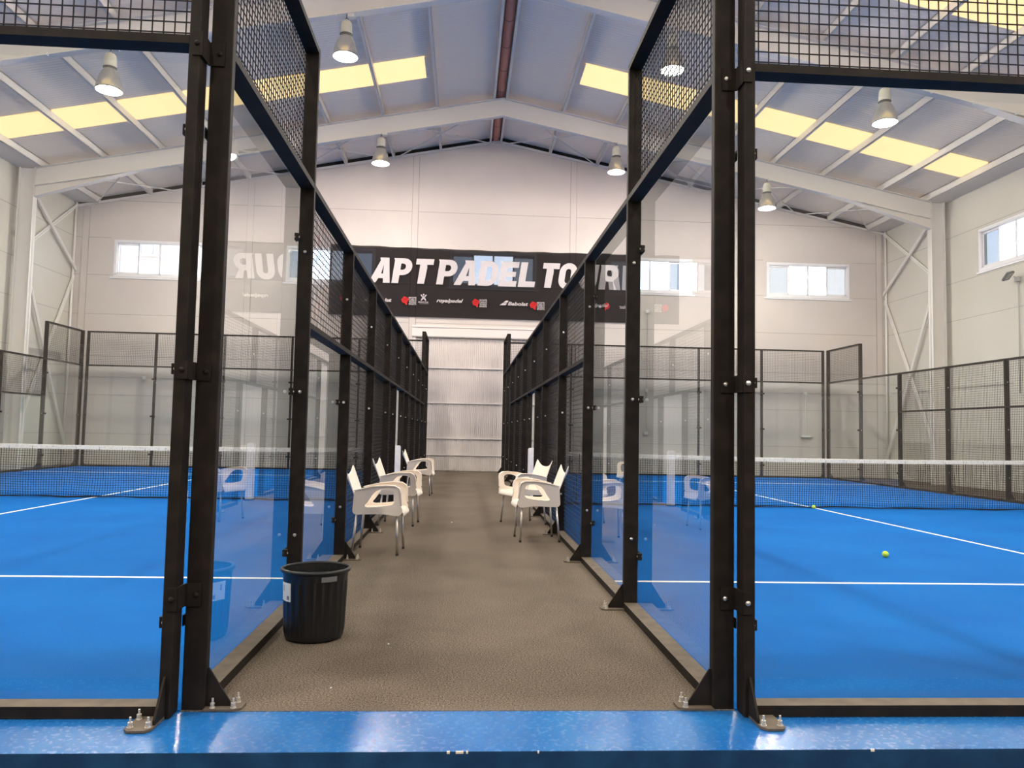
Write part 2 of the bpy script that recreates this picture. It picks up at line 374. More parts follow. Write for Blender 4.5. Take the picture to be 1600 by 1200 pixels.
# translucent panels
for y in (14.9, 8.73, 2.56, -3.6, -9.8):
    for s_, a, b in ((1, 2.80, 13.12), (-1, -11.95, -1.18)):
        mb = MB(); za, zb = zr(a, .165), zr(b, .165)
        mb.add([(a, y, za), (b, y, zb), (b, y + 1.1, zb), (a, y + 1.1, za), (a, y, za + .03), (b, y, zb + .03), (b, y + 1.1, zb + .03), (a, y + 1.1, za + .03)],
               [(0, 3, 2, 1), (4, 5, 6, 7), (0, 1, 5, 4), (1, 2, 6, 5), (2, 3, 7, 6), (3, 0, 4, 7)])
        a2, b2 = (2.58, 2.80) if s_ > 0 else (-1.18, -.96)
        mb.add([(a2, y, zr(a2, .165)), (b2, y, zr(b2, .165)), (b2, y + 1.1, zr(b2, .165)), (a2, y + 1.1, zr(a2, .165))], [(0, 3, 2, 1)], 1)
        struct(mk('skylight', mb, [M_skylight, M_ceil]), 'warm translucent roof panel across the %s slope' % ('right' if s_ > 0 else 'left'))
# purlins (running away from the viewer)
PX = [.64, .98, 2.58, 4.12, 5.64, 7.16, 8.67, 10.13, 11.85, 13.17, -.95, -2.44, -3.93, -5.42, -6.93, -8.43, -9.93, -11.5]
for x in PX:
    mb = MB(); z = zr(x)
    s_ = 1 if x > XA else -1
    mb.box((x - .035, YF, z), (x + .035, YB + .02, z + .012)); mb.box((x - s_ * .035, YF, z), (x - s_ * .028, YB + .02, z + .19)); mb.box((x - .035, YF, z + .178), (x + .035, YB + .02, z + .19))
    struct(mk('purlin', mb, M_steelw))
# eaves gutters: closed strip between the last purlin and the wall
for x0, x1 in ((XL, -11.5), (13.17, XR)):
    mb = MB(); mb.box((x0, YF, 8.115), (x1, YB, 8.135)); struct(mk('eaves_strip', mb, M_steelw))
# ridge lining
mb = MB(); n = 10
pts_y = [YF, YB]; ring = [(.81 + .115 * math.cos(t), 10.70 + .10 * math.sin(t)) for t in [math.pi * (1 + k / n) for k in range(n + 1)]]
mb.add([(x, y, z) for y in pts_y for x, z in ring], [(k, k + 1, n + 2 + k, n + 1 + k) for k in range(n)])
y = 1.2
while y < YB:
    r2 = [(.81 + .120 * math.cos(t), 10.70 + .106 * math.sin(t)) for t in [math.pi * (1 + k / n) for k in range(n + 1)]]
    mb.add([(x, yy, z) for yy in (y, y + .05) for x, z in r2], [(k, k + 1, n + 2 + k, n + 1 + k) for k in range(n)], 1); y += 1.23
o = mk('ridge_lining', mb, [M_ridge, mat('ridge_strap', (.22, .08, .06), .5)], smooth=True); struct(o, 'rust red half round lining under the ridge')

# portal frames
def portal(y):
    mb = MB(); hw = .10; d = .50
    def prof(x): return zr(x, -.005)
    xl, xr = -11.62, 13.24
    for a, b in ((xl, XA), (XA, xr)):
        # bottom flange, web, top flange as sloped slabs
        def sl(x0, x1, o0, o1, p0, p1, w_):
            mb.add([(x0, y - w_, prof(x0) - o0), (x1, y - w_, prof(x1) - p0), (x1, y + w_, prof(x1) - p0), (x0, y + w_, prof(x0) - o0),
                    (x0, y - w_, prof(x0) - o1), (x1, y - w_, prof(x1) - p1), (x1, y + w_, prof(x1) - p1), (x0, y + w_, prof(x0) - o1)],
                   [(0, 1, 2, 3), (4, 7, 6, 5), (0, 4, 5, 1), (1, 5, 6, 2), (2, 6, 7, 3), (3, 7, 4, 0)])
        sl(a, b, 0, .016, 0, .016, hw); sl(a, b, d - .016, d, d - .016, d, hw); sl(a, b, .016, d - .016, .016, d - .016, .012)
    for x, s_ in ((xl, 1), (xr, -1)):   # haunches
        e = x + s_ * 2.6
        za, zb, ze = prof(x) - d, prof(x) - d - .30, prof(e) - d
        mb.add([(x, y - .012, za), (x, y - .012, zb), (e, y - .012, ze), (x, y + .012, za), (x, y + .012, zb), (e, y + .012, ze)], [(0, 1, 2), (3, 5, 4), (0, 3, 4, 1), (1, 4, 5, 2), (2, 5, 3, 0)])
        mb.bar((x, y, zb + .008), (e, y, ze + .0), .2, .016)
        # column: flanges + web
        c0, c1 = (x - .40, x) if s_ > 0 else (x, x + .40)
        zt = zr(x, -.02)
        mb.box((c0, y - .10, 0), (c0 + .018, y + .10, zt)); mb.box((c1 - .018, y - .10, 0), (c1, y + .10, zt)); mb.box((c0, y - .010, 0), (c1, y + .010, zt))
    o = mk('roof_frame', mb, M_steelw, fix=True); return struct(o, 'white steel portal frame')
for y in FR: portal(y)
# downpipe beside the columns and corner posts
for x, y in ((XR - .10, 17.9), (XL + .10, 17.9), (XR - .06, YB - .08), (XL + .06, YB - .08)):
    mb = MB(); mb.tube([(x, y, 0), (x, y, 8.1)], .045 if y < 20 else .035, 10); struct(mk('downpipe', mb, M_steelw, smooth=True))
# wall bracing (double angles with a slot)
def brace(a, b, w_=.10):
    mb = MB(); A, B = Vector(a), Vector(b); d = (B - A).normalized(); u = Vector((1, 0, 0)); v_ = d.cross(u).normalized()
    for k in (-1, 1): mb.bar(A + v_ * k * w_ * .28, B + v_ * k * w_ * .28, .045, w_ * .42, up=v_)
    return struct(mk('wall_brace', mb, M_steelw, fix=True), 'white steel diagonal brace')
for X, dx in ((XR, -.06), (XL, .06)):
    brace((X + dx, 20.9, 8.04), (X + dx, 17.75, 5.76)); brace((X + dx * 2, 20.9, 5.98), (X + dx * 2, 17.75, 8.05))
    brace((X + dx, 20.9, 5.80), (X + dx, 17.75, .05)); brace((X + dx * 2, 20.9, .35), (X + dx * 2, 17.75, 6.4))
# roof bracing rods
xs = [XA - 13.0, XA - 9.9, XA - 6.6, XA - 3.3, XA - .15]
for a, b in zip(xs[:-1], xs[1:]):
    for m_ in (1, -1):
        A, B = (a, b) if m_ == 1 else (2 * XA - a, 2 * XA - b)
        A = max(XL + .6, min(XR - .6, A)); B = max(XL + .6, min(XR - .6, B))
        for p, q in ((A, B), (B, A)):
            mb = MB(); mb.tube([(p, 17.72, zr(p, -.05)), (q, YB - .02, zr(q, -.03))], .018, 6); struct(mk('roof_brace', mb, M_steelw))

# ------------------------------------------------------------------ windows
wn_i = 0
def window(kind, a, y_or_x, label=None):
    global wn_i
    wn_i += 1
    L, t, H = 2.70, .05, WZ1 - WZ0
    root = empty('window_%d' % wn_i, (0, 0, 0)); struct(root, label)
    f = MB()
    def bx(u0, u1, d0, d1, z0, z1, mbx, mi=0): mbx.box((u0, d0, z0), (u1, d1, z1), mi)
    bx(0, L, 0, .12, 0, t, f); bx(0, L, 0, .12, H - t, H, f); bx(0, t, 0, .12, 0, H, f); bx(L - t, L, 0, .12, 0, H, f)
    bx(-.04, L + .04, -.012, 0, -.04, .02, f); bx(-.04, L + .04, -.012, 0, H - .02, H + .04, f); bx(-.04, .02, -.012, 0, 0, H, f); bx(L - .02, L + .04, -.012, 0, 0, H, f)
    if kind == 'back': loc, rz = (a, YB, WZ0), 0
    elif kind == 'right': loc, rz = (XR, a + L, WZ0), -math.pi / 2
    else: loc, rz = (XL, a, WZ0), math.pi / 2
    root.location = loc; root.rotation_euler = (0, 0, rz)
    mk('window_frame', f, M_frame, root)
    s = MB(); bx(-.12, L + .12, -.03, 0, -.10, -.055, s); mk('window_sill', s, M_frame, root)
    pw = (L - 2 * t) / 4
    for k in range(4):
        u0 = t + k * pw; fr = MB(); e = .028; dz = .03 if k in (1, 2) else .07
        y0, y1 = (.02, .05) if k in (1, 2) else (.055, .085)
        bx(u0, u0 + e, y0, y1, t, H - t, fr); bx(u0 + pw - e, u0 + pw, y0, y1, t, H - t, fr)
        bx(u0, u0 + pw, y0, y1, t, t + (.03 if k in (1, 2) else .06), fr); bx(u0, u0 + pw, y0, y1, H - t - (.015 if k in (1, 2) else .06), H - t, fr)
        c = mk('sash', fr, M_frame, root)
        g = MB(); bx(u0 + e, u0 + pw - e, y0 + .012, y0 + .018, t + .02, H - t - .01, g)
        mk('pane', g, M_paneclear if k in (1, 2) or a < -10 and kind == 'back' else M_panetint, c)
for i, x in enumerate(WXS): window('back', x, YB, 'high four pane window in the back wall')
for y in SWY: window('right', y, XR, 'high four pane window in the right wall')
for y in SWY:
    if y < 10: window('left', y, XL)

# ------------------------------------------------------------------ big door
root = struct(empty('door_1', (-1.56, YB, 0)), 'tall white ribbed metal door at the end of the aisle')
W_, H_ = 4.76, 4.22
mb = MB(); x = .0; pit = .062; vsx = []
while x < W_ - .001:
    vsx += [(x, .03), (x + pit * .55, .03), (x + pit * .70, .055), (x + pit * .9, .055)]; x += pit
vsx.append((W_, .03))
n = len(vsx); mb.add([(a, b, z) for z in (0, H_) for a, b in vsx], [(i, i + 1, n + i + 1, n + i) for i in range(n - 1)])
mk('door_leaf', mb, M_door, root)
for z in (.50, 1.02, 2.13, 3.24):
    mb = MB(); mb.box((0, .0, z - .022), (W_, .028, z + .022)); mb.box((0, -.002, z - .030), (W_, .03, z - .022), 1); mk('door_rail', mb, [M_door, M_seam], root)
mb = MB(); mb.box((-.14, -.05, 4.22), (W_ + .14, 0, 4.52)); mb.box((-.14, -.07, 4.50), (W_ + .14, 0, 4.56)); mb.box((-.14, -.055, 4.19), (W_ + .14, 0, 4.225), 1); mk('door_header', mb, [M_door, M_seam], root)
for x in (-.10, W_ + .02):
    mb = MB(); mb.box((x, -.03, 0), (x + .08, 0, 4.22)); mk('door_jamb', mb, M_door, root)
mb = MB(); mb.box((-1.6, YB + .06, FZ), (3.24, YB + .2, 4.3)); struct(mk('door_backing', mb, M_seam))

# ------------------------------------------------------------------ fences of the cages
_cache = {}
def cached(key, fn):
    if key not in _cache: _cache[key] = fn()
    return _cache[key]
def m_post(h, w_=.05):
    def f():
        mb = MB(); mb.bevbox((-w_ / 2, 0, 0.0), (w_ / 2, .1, h), .004)
        mb.box((-.0015 - w_ / 4, .1, h * .33), (.004 - w_ / 4, .1004, h * .33 + .006), 0)
        return mb.mesh('post', M_black)
    return cached(('post', round(h, 2), w_), f)
def m_gusset():
    def f():
        mb = MB(); t = .005
        p = [(.1, .01), (.205, .01), (.205, .028), (.108, .175), (.1, .175)]
        n = len(p); mb.add([(-t, y, z) for y, z in p] + [(t, y, z) for y, z in p], [tuple(range(n)), tuple(range(n, 2 * n))[::-1]] + [(i, n + i, n + (i + 1) % n, (i + 1) % n) for i in range(n)])
        return mb.mesh('gusset', M_black, fix=True)
    return cached('gus', f)
def m_plate():
    def f():
        mb = MB(); mb.prism([(-.055, .10), (.055, .10), (.055, .235), (.035, .262), (-.035, .262), (-.055, .235)], 0.0, .010); return mb.mesh('base_plate', M_brown, fix=True)
    return cached('plate', f)
def m_anchor():
    def f():
        mb = MB(); hx = lambda r, a: [(r * math.cos(k * math.pi / 3 + a), r * math.sin(k * math.pi / 3 + a)) for k in range(6)]
        mb.lathe([(0, 0), (.0135, 0), (.0135, .0025), (.0100, .0026), (.0100, .011), (.0055, .0111), (.0055, .014), (.0100, .0141), (.0100, .022), (.0048, .0221), (.0048, .042), (0, .0421)], 8)
        return mb.mesh('anchor_bolt', M_zinc)
    return cached('anch', f)
def dome_x(mb, c, prof, n=14, mi=0):
    """closed solid of revolution about x through c"""
    k = len(prof); vs_ = [(c[0] + x, c[1] + r * math.cos(2 * math.pi * j / n), c[2] + r * math.sin(2 * math.pi * j / n)) for x, r in prof for j in range(n)]
    mb.add(vs_, [(i * n + j, i * n + (j + 1) % n, (i + 1) * n + (j + 1) % n, (i + 1) * n + j) for i in range(k - 1) for j in range(n)] + [tuple(range(n))[::-1], tuple((k - 1) * n + j for j in range(n))], mi)
def m_bolt():
    def f():
        mb = MB(); d = [(.0250, .0125), (.0285, .0121), (.0325, .0095), (.0345, .005), (.0350, .0008)]
        dome_x(mb, (0, 0, 0), [(-x, r) for x, r in d[::-1]] + [(-.0248, .005), (.0248, .005)] + d)
        return mb.mesh('bolt', M_chrome, smooth=True, fix=True)
    return cached('bolt', f)
def m_clamp(s_):
    def f():
        mb = MB(); mb.bevbox((s_ * .024, -.020, -.024), (s_ * .070, .010, .024), .004); mb.box((0, -.020, -.024), (s_ * .03, -.0145, .024))
        me = mb
        o = len(mb.v); n = 10; prof = [(.0075, 0), (.006, .004), (.0004, .006)]
        for sg in (1,):
            mb.add([(s_ * .052 + r * math.cos(2 * math.pi * j / n), .010 + z, r * math.sin(2 * math.pi * j / n)) for r, z in prof for j in range(n)],
               [(i * n + j, i * n + (j + 1) % n, (i + 1) * n + (j + 1) % n, (i + 1) * n + j) for i in range(2) for j in range(n)], 1)
        return mb.mesh('glass_clamp', [M_black, M_chrome], fix=True)
    return cached(('clamp', s_), f)
def m_wire(w_, h):
    def f():
        mb = MB(); r = .0025; nx, nz_ = round(w_ / .05), round(h / .05)
        for i in range(nx + 1):
            x = i * w_ / nx; mb.add([(x - r, -r, 0), (x + r, -r, 0), (x + r, r, 0), (x - r, r, 0), (x - r, -r, h), (x + r, -r, h), (x + r, r, h), (x - r, r, h)],
                                    [(0, 1, 5, 4), (1, 2, 6, 5), (2, 3, 7, 6), (3, 0, 4, 7)])
        for i in range(nz_ + 1):
            z = i * h / nz_; y = .004; mb.add([(0, y - r, z - r), (0, y + r, z - r), (0, y + r, z + r), (0, y - r, z + r), (w_, y - r, z - r), (w_, y + r, z - r), (w_, y + r, z + r), (w_, y - r, z + r)],
                                    [(0, 1, 5, 4), (1, 2, 6, 5), (2, 3, 7, 6), (3, 0, 4, 7)])
        return mb.mesh('mesh_panel', M_wire)
    return cached(('wire', round(w_, 2), round(h, 2)), f)
def m_rail(w_, mt, h=.04):
    def f():
        mb = MB(); mb.box((0, 0.001, 0), (w_, .099, h)); me = mb.mesh('rail', [M_black, mt])
        if mt is M_brown: me.polygons[1].material_index = 1     # brown on the top face only
        return me
    return cached(('rail', round(w_, 3), mt.name, h), f)
def m_glass(w_, h):
    def f():
        mb = MB(); mb.box((.003, -.014, 0), (w_ - .003, -.002, h)); return mb.mesh('glass_pane', M_glass)
    return cached(('glass', round(w_, 3), round(h, 2)), f)

def fence(name, label, origin, rz, bays, detail, plate_shift=None, ends=(0, 0), bolts=True, gate=None):
    """bays: (u0, u1, glass height, mesh spans, rails, top).  Local x runs along the fence, local +y points out of the court"""
    root = tag(empty(name, origin, rz), label, 'fence', 'cage fences round the two padel courts')
    us = sorted(set([b[0] for b in bays] + [b[1] for b in bays]))
    for u in us:
        hh = max(b[5] for b in bays if abs(b[0] - u) < 1e-3 or abs(b[1] - u) < 1e-3)
        z0 = 0
        if gate and abs(u - gate) < 1e-3:
            z0 = 1.98
        uu = u + (.026 if u == us[0] else (-.026 if u == us[-1] else 0))
        p = link('post', m_post(hh - z0), root, (uu, 0, z0))
        near = detail(u)
        if z0 == 0:
            link('gusset', m_gusset(), p, (0, 0, 0)); sh_ = 0
            if plate_shift and u in plate_shift: sh_ = plate_shift[u]
            link('base_plate', m_plate(), p, (sh_, 0, 0))
            if near > 1:
                for q in ((-.036, .225), (.036, .225), (.036, .135)): link('anchor_bolt', m_anchor(), p, (q[0] + sh_, q[1], .010))
        if near > 0 and bolts and not (plate_shift and u in plate_shift):
            for z in (.5, 1.5, 2.5):
                if z > z0: link('bolt', m_bolt(), p, (0, .05, z - z0))
        if near > 0:
            for b in bays:
                for s_, e in ((1, b[0]), (-1, b[1])):
                    if abs(e - u) < 1e-3 and b[2] > 0:
                        for z in (.38, 1.50, 2.60):
                            if z < b[2]: link('glass_clamp', m_clamp(s_), p, (0, 0, z))
    for (u0, u1, gh, spans, rails, top) in bays:
        a, b = u0 + .025, u1 - .025
        if u0 == us[0]: a = u0 + .051
        if u1 == us[-1]: b = u1 - .051
        gated = gate and (abs(u0 - gate) < 1e-3 or abs(u1 - gate) < 1e-3)
        ba, bb = a, b
        if gated:
            if abs(u1 - gate) < 1e-3: bb = gate - .83
            else: ba = gate + .83
        link('base_rail', m_rail(bb - ba, M_brown, .05), root, (ba, 0, 0))
        for z in rails: link('rail', m_rail(b - a, M_black), root, (a, 0, z - .04))
        if gh: link('glass_pane', m_glass(u1 - u0, gh - .05), root, (u0, 0, .05))
        for z0, z1 in spans:
            if gated and z0 < 1:
                link('mesh_panel', m_wire(bb - ba, z1 - z0), root, (ba, .006, z0))
            else: link('mesh_panel', m_wire(b - a, z1 - z0), root, (a, .006, z0))
    if gate:
        for u in (gate - .80, gate + .80):
            p = link('post', m_post(1.96), root, (u, 0, 0)); p['label'] = 'short black gate jamb under the rail'
            link('bolt', m_bolt(), p, (0, .05, 1.5))
    return root
G = lambda a, b: (a, b, 3.0, [(3.0, 3.97)], [3.0, 4.0], 4.0)         # corner bay, 4 m high
GF = lambda a, b: (a, b, 2.97, [], [3.0], 3.0)                       # glass to 3 m
GH = lambda a, b: (a, b, 1.98, [(2.0, 2.97)], [2.0, 3.0], 3.0)       # glass to 2 m, mesh above
MM = lambda a, b: (a, b, 0, [(.05, 1.97), (2.0, 2.97)], [2.0, 3.0], 3.0)
def side(step):  return [G(0, 2), step(2, 4)] + [MM(a, a + 2) for a in range(4, 16, 2)] + [step(16, 18), G(18, 20)]
H = math.pi / 2
det_up = lambda u: 2 if u < 8.5 else 1
det_dn = lambda u: 2 if u > 11.5 else 1
fence('court_fence', 'black framed glass and mesh fence along the right side of the aisle', (GLr, 0, 0), H, side(GF), det_up, {0: 0.01}, gate=10)
fence('court_fence', 'black framed glass and mesh fence along the left side of the aisle', (GLl, 20, 0), -H, side(GH), det_dn, {20: -0.01}, gate=10)
back5 = lambda: [G(0, 2), G(2, 4), G(4, 6), G(6, 8), G(8, 10)]
fence('court_fence', 'near glass end wall of the right court beside the blue kerb', (GLr + 10.0, 0, 0), math.pi, [G(0, 2), G(2, 4), G(4, 6), G(6, 8), G(8, 9.99)], lambda u: 2 if u > 9.9 else 0, {9.99: -.05}, bolts=False)
fence('court_fence', 'near glass end wall of the left court beside the blue kerb', (GLl - .012, 0, 0), math.pi, [G(0, 2), G(2, 4), G(4, 6), G(6, 8), G(8, 9.98)], lambda u: 2 if u < .1 else 0, {0: .05}, bolts=False)
fence('court_fence', 'far glass end wall of the right court in front of the back wall', (GLr, 20, 0), 0, back5(), lambda u: 1)
fence('court_fence', 'far glass end wall of the left court in front of the back wall', (GLl - 10, 20, 0), 0, back5(), lambda u: 1)
fence('court_fence', 'outer side fence of the right court along the right hall wall', (GLr + 10.06, 20, 0), -H, side(GF), lambda u: 1 if u < 11 else 0)
fence('court_fence', 'outer side fence of the left court along the left hall wall', (GLl - 10.06, 0, 0), H, side(GH), lambda u: 1 if u > 9 else 0)
# corner brackets tying the near corner posts together
def bracket(sx, z, tall):
    X = (GLr if sx > 0 else -GLl); root = empty('corner_bracket', (0, 0, 0))
    h = tall; mb = MB()
    mb.box((sx * (X - .066), -.007, z - h / 2), (sx * (X + .006), 0, z + h / 2)); mb.box((sx * (X + .001), -.105, z - h / 2), (sx * (X + .008), -.007, z + h / 2))
    mb.box((sx * (X + .001), -.107, z - h / 2), (sx * (X + .045), -.1, z + h / 2))
    p = mk('bracket_plate', mb, M_black, root)
    for x, y in ((X - .045, -.007), (X + .025, -.107)):
        b = MB(); dome_x(b, (0, 0, 0), [(-.004, .0125), (0, .0125), (.0035, .0121), (.0075, .0095), (.0095, .005), (.0100, .0008)])
        q = mk('bolt', b, M_chrome if sx > 0 else M_black, root, (sx * x, y, z), smooth=True, fix=True, rz=-math.pi / 2)
    where = {0: 'near the post foot', 1: 'at chest height', 2: 'high up'}[0 if z < 1 else (1 if z < 2 else 2)]
    tag(root, 'black steel bracket joining the two %s corner posts, %s' % ('right' if sx > 0 else 'left', where), 'bracket', 'brackets at the near cage corners')
for sx in (1, -1):
    for z, t in ((.5, .10), (1.49, .08), (2.96, .11)): bracket(sx, z, t)

# ------------------------------------------------------------------ nets
def net(x0, x1, label):
    root = tag(empty('court_net', ((x0 + x1) / 2, 10, 0)), label, 'net', 'padel nets')
    L = x1 - x0; nx = int(L / .042); nzz = 21; rnd = random.Random(3 if x0 > 0 else 5)
    ph = [rnd.uniform(0, 6.28) for _ in range(8)]
    def top(x): t = (x / L + .5); return .92 - .05 * 4 * t * (1 - t)
    def pt(i, k):
        x = -L / 2 + i * L / nx; t = k / nzz
        z = .012 + (top(x) - .03) * t
        slack = (1 - t) ** 2
        y = .03 * slack * (math.sin(x * 2.1 + ph[0]) + .6 * math.sin(x * 5.3 + ph[1])) + .006 * math.sin(x * 17 + ph[2] + t * 5)
        xx = x + .012 * math.sin(x * 3 + ph[3] + 4 * t) * (1 - t)
        zz = z + .006 * math.sin(x * 6 + ph[4]) * (1 - t) + (.022 * max(0, math.sin(x * 1.7 + ph[5])) * slack)
        return (xx, y, zz)
    mb = MB(); r = .0026
    P = [[Vector(pt(i, k)) for k in range(nzz + 1)] for i in range(nx + 1)]
    def strand(ps, u, v_):
        o = [q + a * u * r + b * v_ * r for q in ps for a, b in ((-1, -1), (1, -1), (1, 1), (-1, 1))]
        mb.add(o, [(i * 4 + j, i * 4 + (j + 1) % 4, i * 4 + 4 + (j + 1) % 4, i * 4 + 4 + j) for i in range(len(ps) - 1) for j in range(4)])
    X, Y, Z = Vector((1, 0, 0)), Vector((0, 1, 0)), Vector((0, 0, 1))
    for i in range(nx + 1): strand(P[i][::3] + [P[i][-1]], X, Y)
    for k in range(nzz + 1): strand([P[i][k] for i in range(0, nx + 1, 2)], Y, Z)
    mk('netting', mb, M_net, root)
    # gathered hem lying on the turf
    mb = MB(); pts = [(-L / 2 + i * L / 120, .035 * math.sin(i * .31 + ph[6]) + .02 * math.sin(i * .9), .016 + .012 * abs(math.sin(i * .23 + ph[7]))) for i in range(121)]
    mb.tube(pts, [.007 + .007 * abs(math.sin(i * .17 + ph[1])) for i in range(121)], 6); mk('hem', mb, M_net, root)
    mb = MB(); N = 60
    for i in range(N):
        a, b = -L / 2 + i * L / N, -L / 2 + (i + 1) * L / N; za, zb = top(a), top(b)
        mb.add([(a, -.008, za - .06), (b, -.008, zb - .06), (b, .008, zb - .06), (a, .008, za - .06), (a, -.008, za), (b, -.008, zb), (b, .008, zb), (a, .008, za)],
               [(0, 3, 2, 1), (4, 5, 6, 7), (0, 1, 5, 4), (2, 3, 7, 6)])
    mb.tube([(-L / 2 + i * L / N, .0, top(-L / 2 + i * L / N) + .004) for i in range(N + 1)], .009, 6)
    mk('head_tape', mb, M_tape, root)
net(GLr + .02, GLr + 9.98, 'black net with white head tape across the right court')
net(GLl - 9.98, GLl - .02, 'black net with white head tape across the left court')
for x, lab in ((WR + .035, 'white padded net post in the right gate opening'), (-WL - .035, 'white padded net post behind the middle left chair')):
    root = tag(empty('net_post', (x, 10, 0)), lab, 'net post', 'white padded net posts')
    mb = MB(); mb.bevbox((-.062, -.062, .02), (.062, .062, .96), .012); mk('padding', mb, M_pad, root)
    mb = MB(); mb.box((-.07, -.07, 0), (.07, .07, .02)); mk('foot_plate', mb, M_black, root)
    mb = MB(); mb.bevbox((-.05, -.05, .96), (.05, .05, .975), .01); mk('cap', mb, M_pad, root)

# ------------------------------------------------------------------ chairs
def poly_plate(outer, holes, y0, y1, shear):
    """side panel: polygon in (x, z) with holes, extruded between y0 and y1; shear(z) moves it outwards"""
    bm = bmesh.new(); es = []
    for loop in [outer] + holes:
        vs_ = [bm.verts.new((x, 0, z)) for x, z in loop]
        for i in range(len(vs_)): es.append(bm.edges.new((vs_[i], vs_[(i + 1) % len(vs_)])))
    bmesh.ops.triangle_fill(bm, use_beauty=True, edges=es)
    r = bmesh.ops.extrude_face_region(bm, geom=bm.faces[:]); new = [v for v in r['geom'] if isinstance(v, bmesh.types.BMVert)]
    ns = set(new)
    for v in bm.verts: v.co.y = (y1 if v in ns else y0) + shear(v.co.z)
    bmesh.ops.recalc_face_normals(bm, faces=bm.faces)
    me = bpy.data.meshes.new('armrest'); bm.to_mesh(me); bm.free(); me.materials.append(M_plastic); return me
def smooth_loop(pts, it=2):
    for _ in range(it):
        q = []
        for i in range(len(pts)):
            a, b = pts[i], pts[(i + 1) % len(pts)]
            q += [(a[0] * .75 + b[0] * .25, a[1] * .75 + b[1] * .25), (a[0] * .25 + b[0] * .75, a[1] * .25 + b[1] * .75)]
        pts = q
    return pts
def make_chair():
    root = empty('armchair', (0, 0, 0))
    # seat: grid surface with a rolled front and skirt
    NX, NY = 14, 12
    def grid(fn, nx, ny, thick, name, parent):
        bm = bmesh.new(); V = [[bm.verts.new(fn(i / nx, j / ny)) for j in range(ny + 1)] for i in range(nx + 1)]
        for i in range(nx):
            for j in range(ny): bm.faces.new((V[i][j], V[i + 1][j], V[i + 1][j + 1], V[i][j + 1]))
        bmesh.ops.recalc_face_normals(bm, faces=bm.faces)
        me = bpy.data.meshes.new(name); bm.to_mesh(me); bm.free(); me.materials.append(M_plastic)
        me.polygons.foreach_set('use_smooth', [True] * len(me.polygons))
        o = link(name, me, parent); s = o.modifiers.new('s', 'SOLIDIFY'); s.thickness = thick; s.offset = 0
        b = o.modifiers.new('b', 'SUBSURF'); b.levels = 1; b.render_levels = 1
        return o
    def seat(s, t):
        v_ = t * 2 - 1
        # s: 0 rear .. 1 bottom of front roll
        if s < .72:
            q = s / .72; x = -.22 + q * .44; z = .435 + .018 * q * q - .018 * (1 - (v_ * v_)) + .012 * (1 - q)
        else:
            q = (s - .72) / .28; a = q * 1.9; x = .22 + .055 * math.sin(a) ; z = .453 - .045 * (1 - math.cos(a)) - .018 * (1 - v_ * v_) * (1 - q) - .01 * q
        return (x, v_ * (.215 + .012 * s), z)
    grid(seat, 16, 10, .016, 'seat', root)
    def back(s, t):
        v_ = t * 2 - 1
        z = .40 + s * .40; x = -.175 - .115 * s - .05 * s * s
        wing = .085 * abs(v_) ** 3 * max(0, (s - .45) / .55) ** 1.5 * 1.0
        z2 = z + wing - .02 * s * (1 - v_ * v_)
        half = .195 + .020 * math.sin(s * 2.2) + .012 * s * s
        x2 = x + .022 * (v_ * v_) - .030 * wing * 4
        return (x2, v_ * half, z2)
    grid(back, 14, 14, .013, 'backrest', root)
    outer = [(-.235, .395), (-.10, .402), (.08, .408), (.20, .388), (.235, .392), (.262, .42), (.268, .455), (.245, .49), (.240, .56), (.243, .62), (.232, .665), (.195, .688), (.10, .692), (-.02, .682), (-.12, .662), (-.205, .640), (-.215, .60), (-.225, .50)]
    hole = [(-.125, .472), (-.075, .53), (-.03, .605), (.015, .645), (.09, .658), (.160, .652), (.185, .62), (.186, .56), (.182, .515), (.145, .495), (.0, .475)]
    outer = smooth_loop(outer, 2); hole = smooth_loop(hole, 2)
    for s_ in (1, -1):
        me = poly_plate(outer, [hole], -.013 if s_ > 0 else -.013, .013, lambda z, s_=s_: s_ * (.225 + .05 * max(0, min(1, (z - .42) / .25))))
        a = link('armrest', me, root); bv = a.modifiers.new('b', 'BEVEL'); bv.width = .006; bv.segments = 2; bv.limit_method = 'ANGLE'; bv.angle_limit = .7
        # flat arm top merged in: a wider strip
        mb = MB(); pth = [(-.215, .632), (-.12, .655), (-.02, .676), (.10, .687), (.19, .684), (.228, .666), (.243, .62), (.242, .56), (.25, .49)]
        n = len(pth); wd = [.018, .024, .027, .028, .028, .026, .022, .018, .014]
        vv = []
        for (x, z), w_ in zip(pth, wd):
            yc = s_ * (.225 + .05 * max(0, min(1, (z - .42) / .25)))
            vv += [(x, yc - w_, z), (x, yc + w_, z), (x - .0, yc + w_, z + .012 if x < .2 else z), (x, yc - w_, z + .012 if x < .2 else z)]
            if x >= .2: vv[-2] = (x + .012, yc + w_, z); vv[-1] = (x + .012, yc - w_, z)
        fs = [(i * 4 + j, i * 4 + (j + 1) % 4, i * 4 + 4 + (j + 1) % 4, i * 4 + 4 + j) for i in range(n - 1) for j in range(4)] + [(0, 1, 2, 3), tuple((n - 1) * 4 + j for j in (3, 2, 1, 0))]
        mb.add(vv, fs); st = mk('arm_pad', mb, M_plastic, a, fix=True); b2 = st.modifiers.new('b', 'BEVEL'); b2.width = .005; b2.segments = 2
        autosmooth(st, 50)
    for sx, sy_ in ((1, 1), (1, -1), (-1, 1), (-1, -1)):
        mb = MB(); xt, xb = (.205, .225) if sx > 0 else (-.19, -.228)
        mb.tube([(xt, sy_ * .20, .415), (xb, sy_ * .235, .012)], .0125, 12)
        l_ = mk('leg', mb, M_alu, root, smooth=True); l_['label'] = 'round aluminium leg'
        mb = MB(); mb.tube([(xb, sy_ * .235, .0), (xb, sy_ * .235, .022)], .0145, 12); mk('foot_cap', mb, M_rubber, l_)
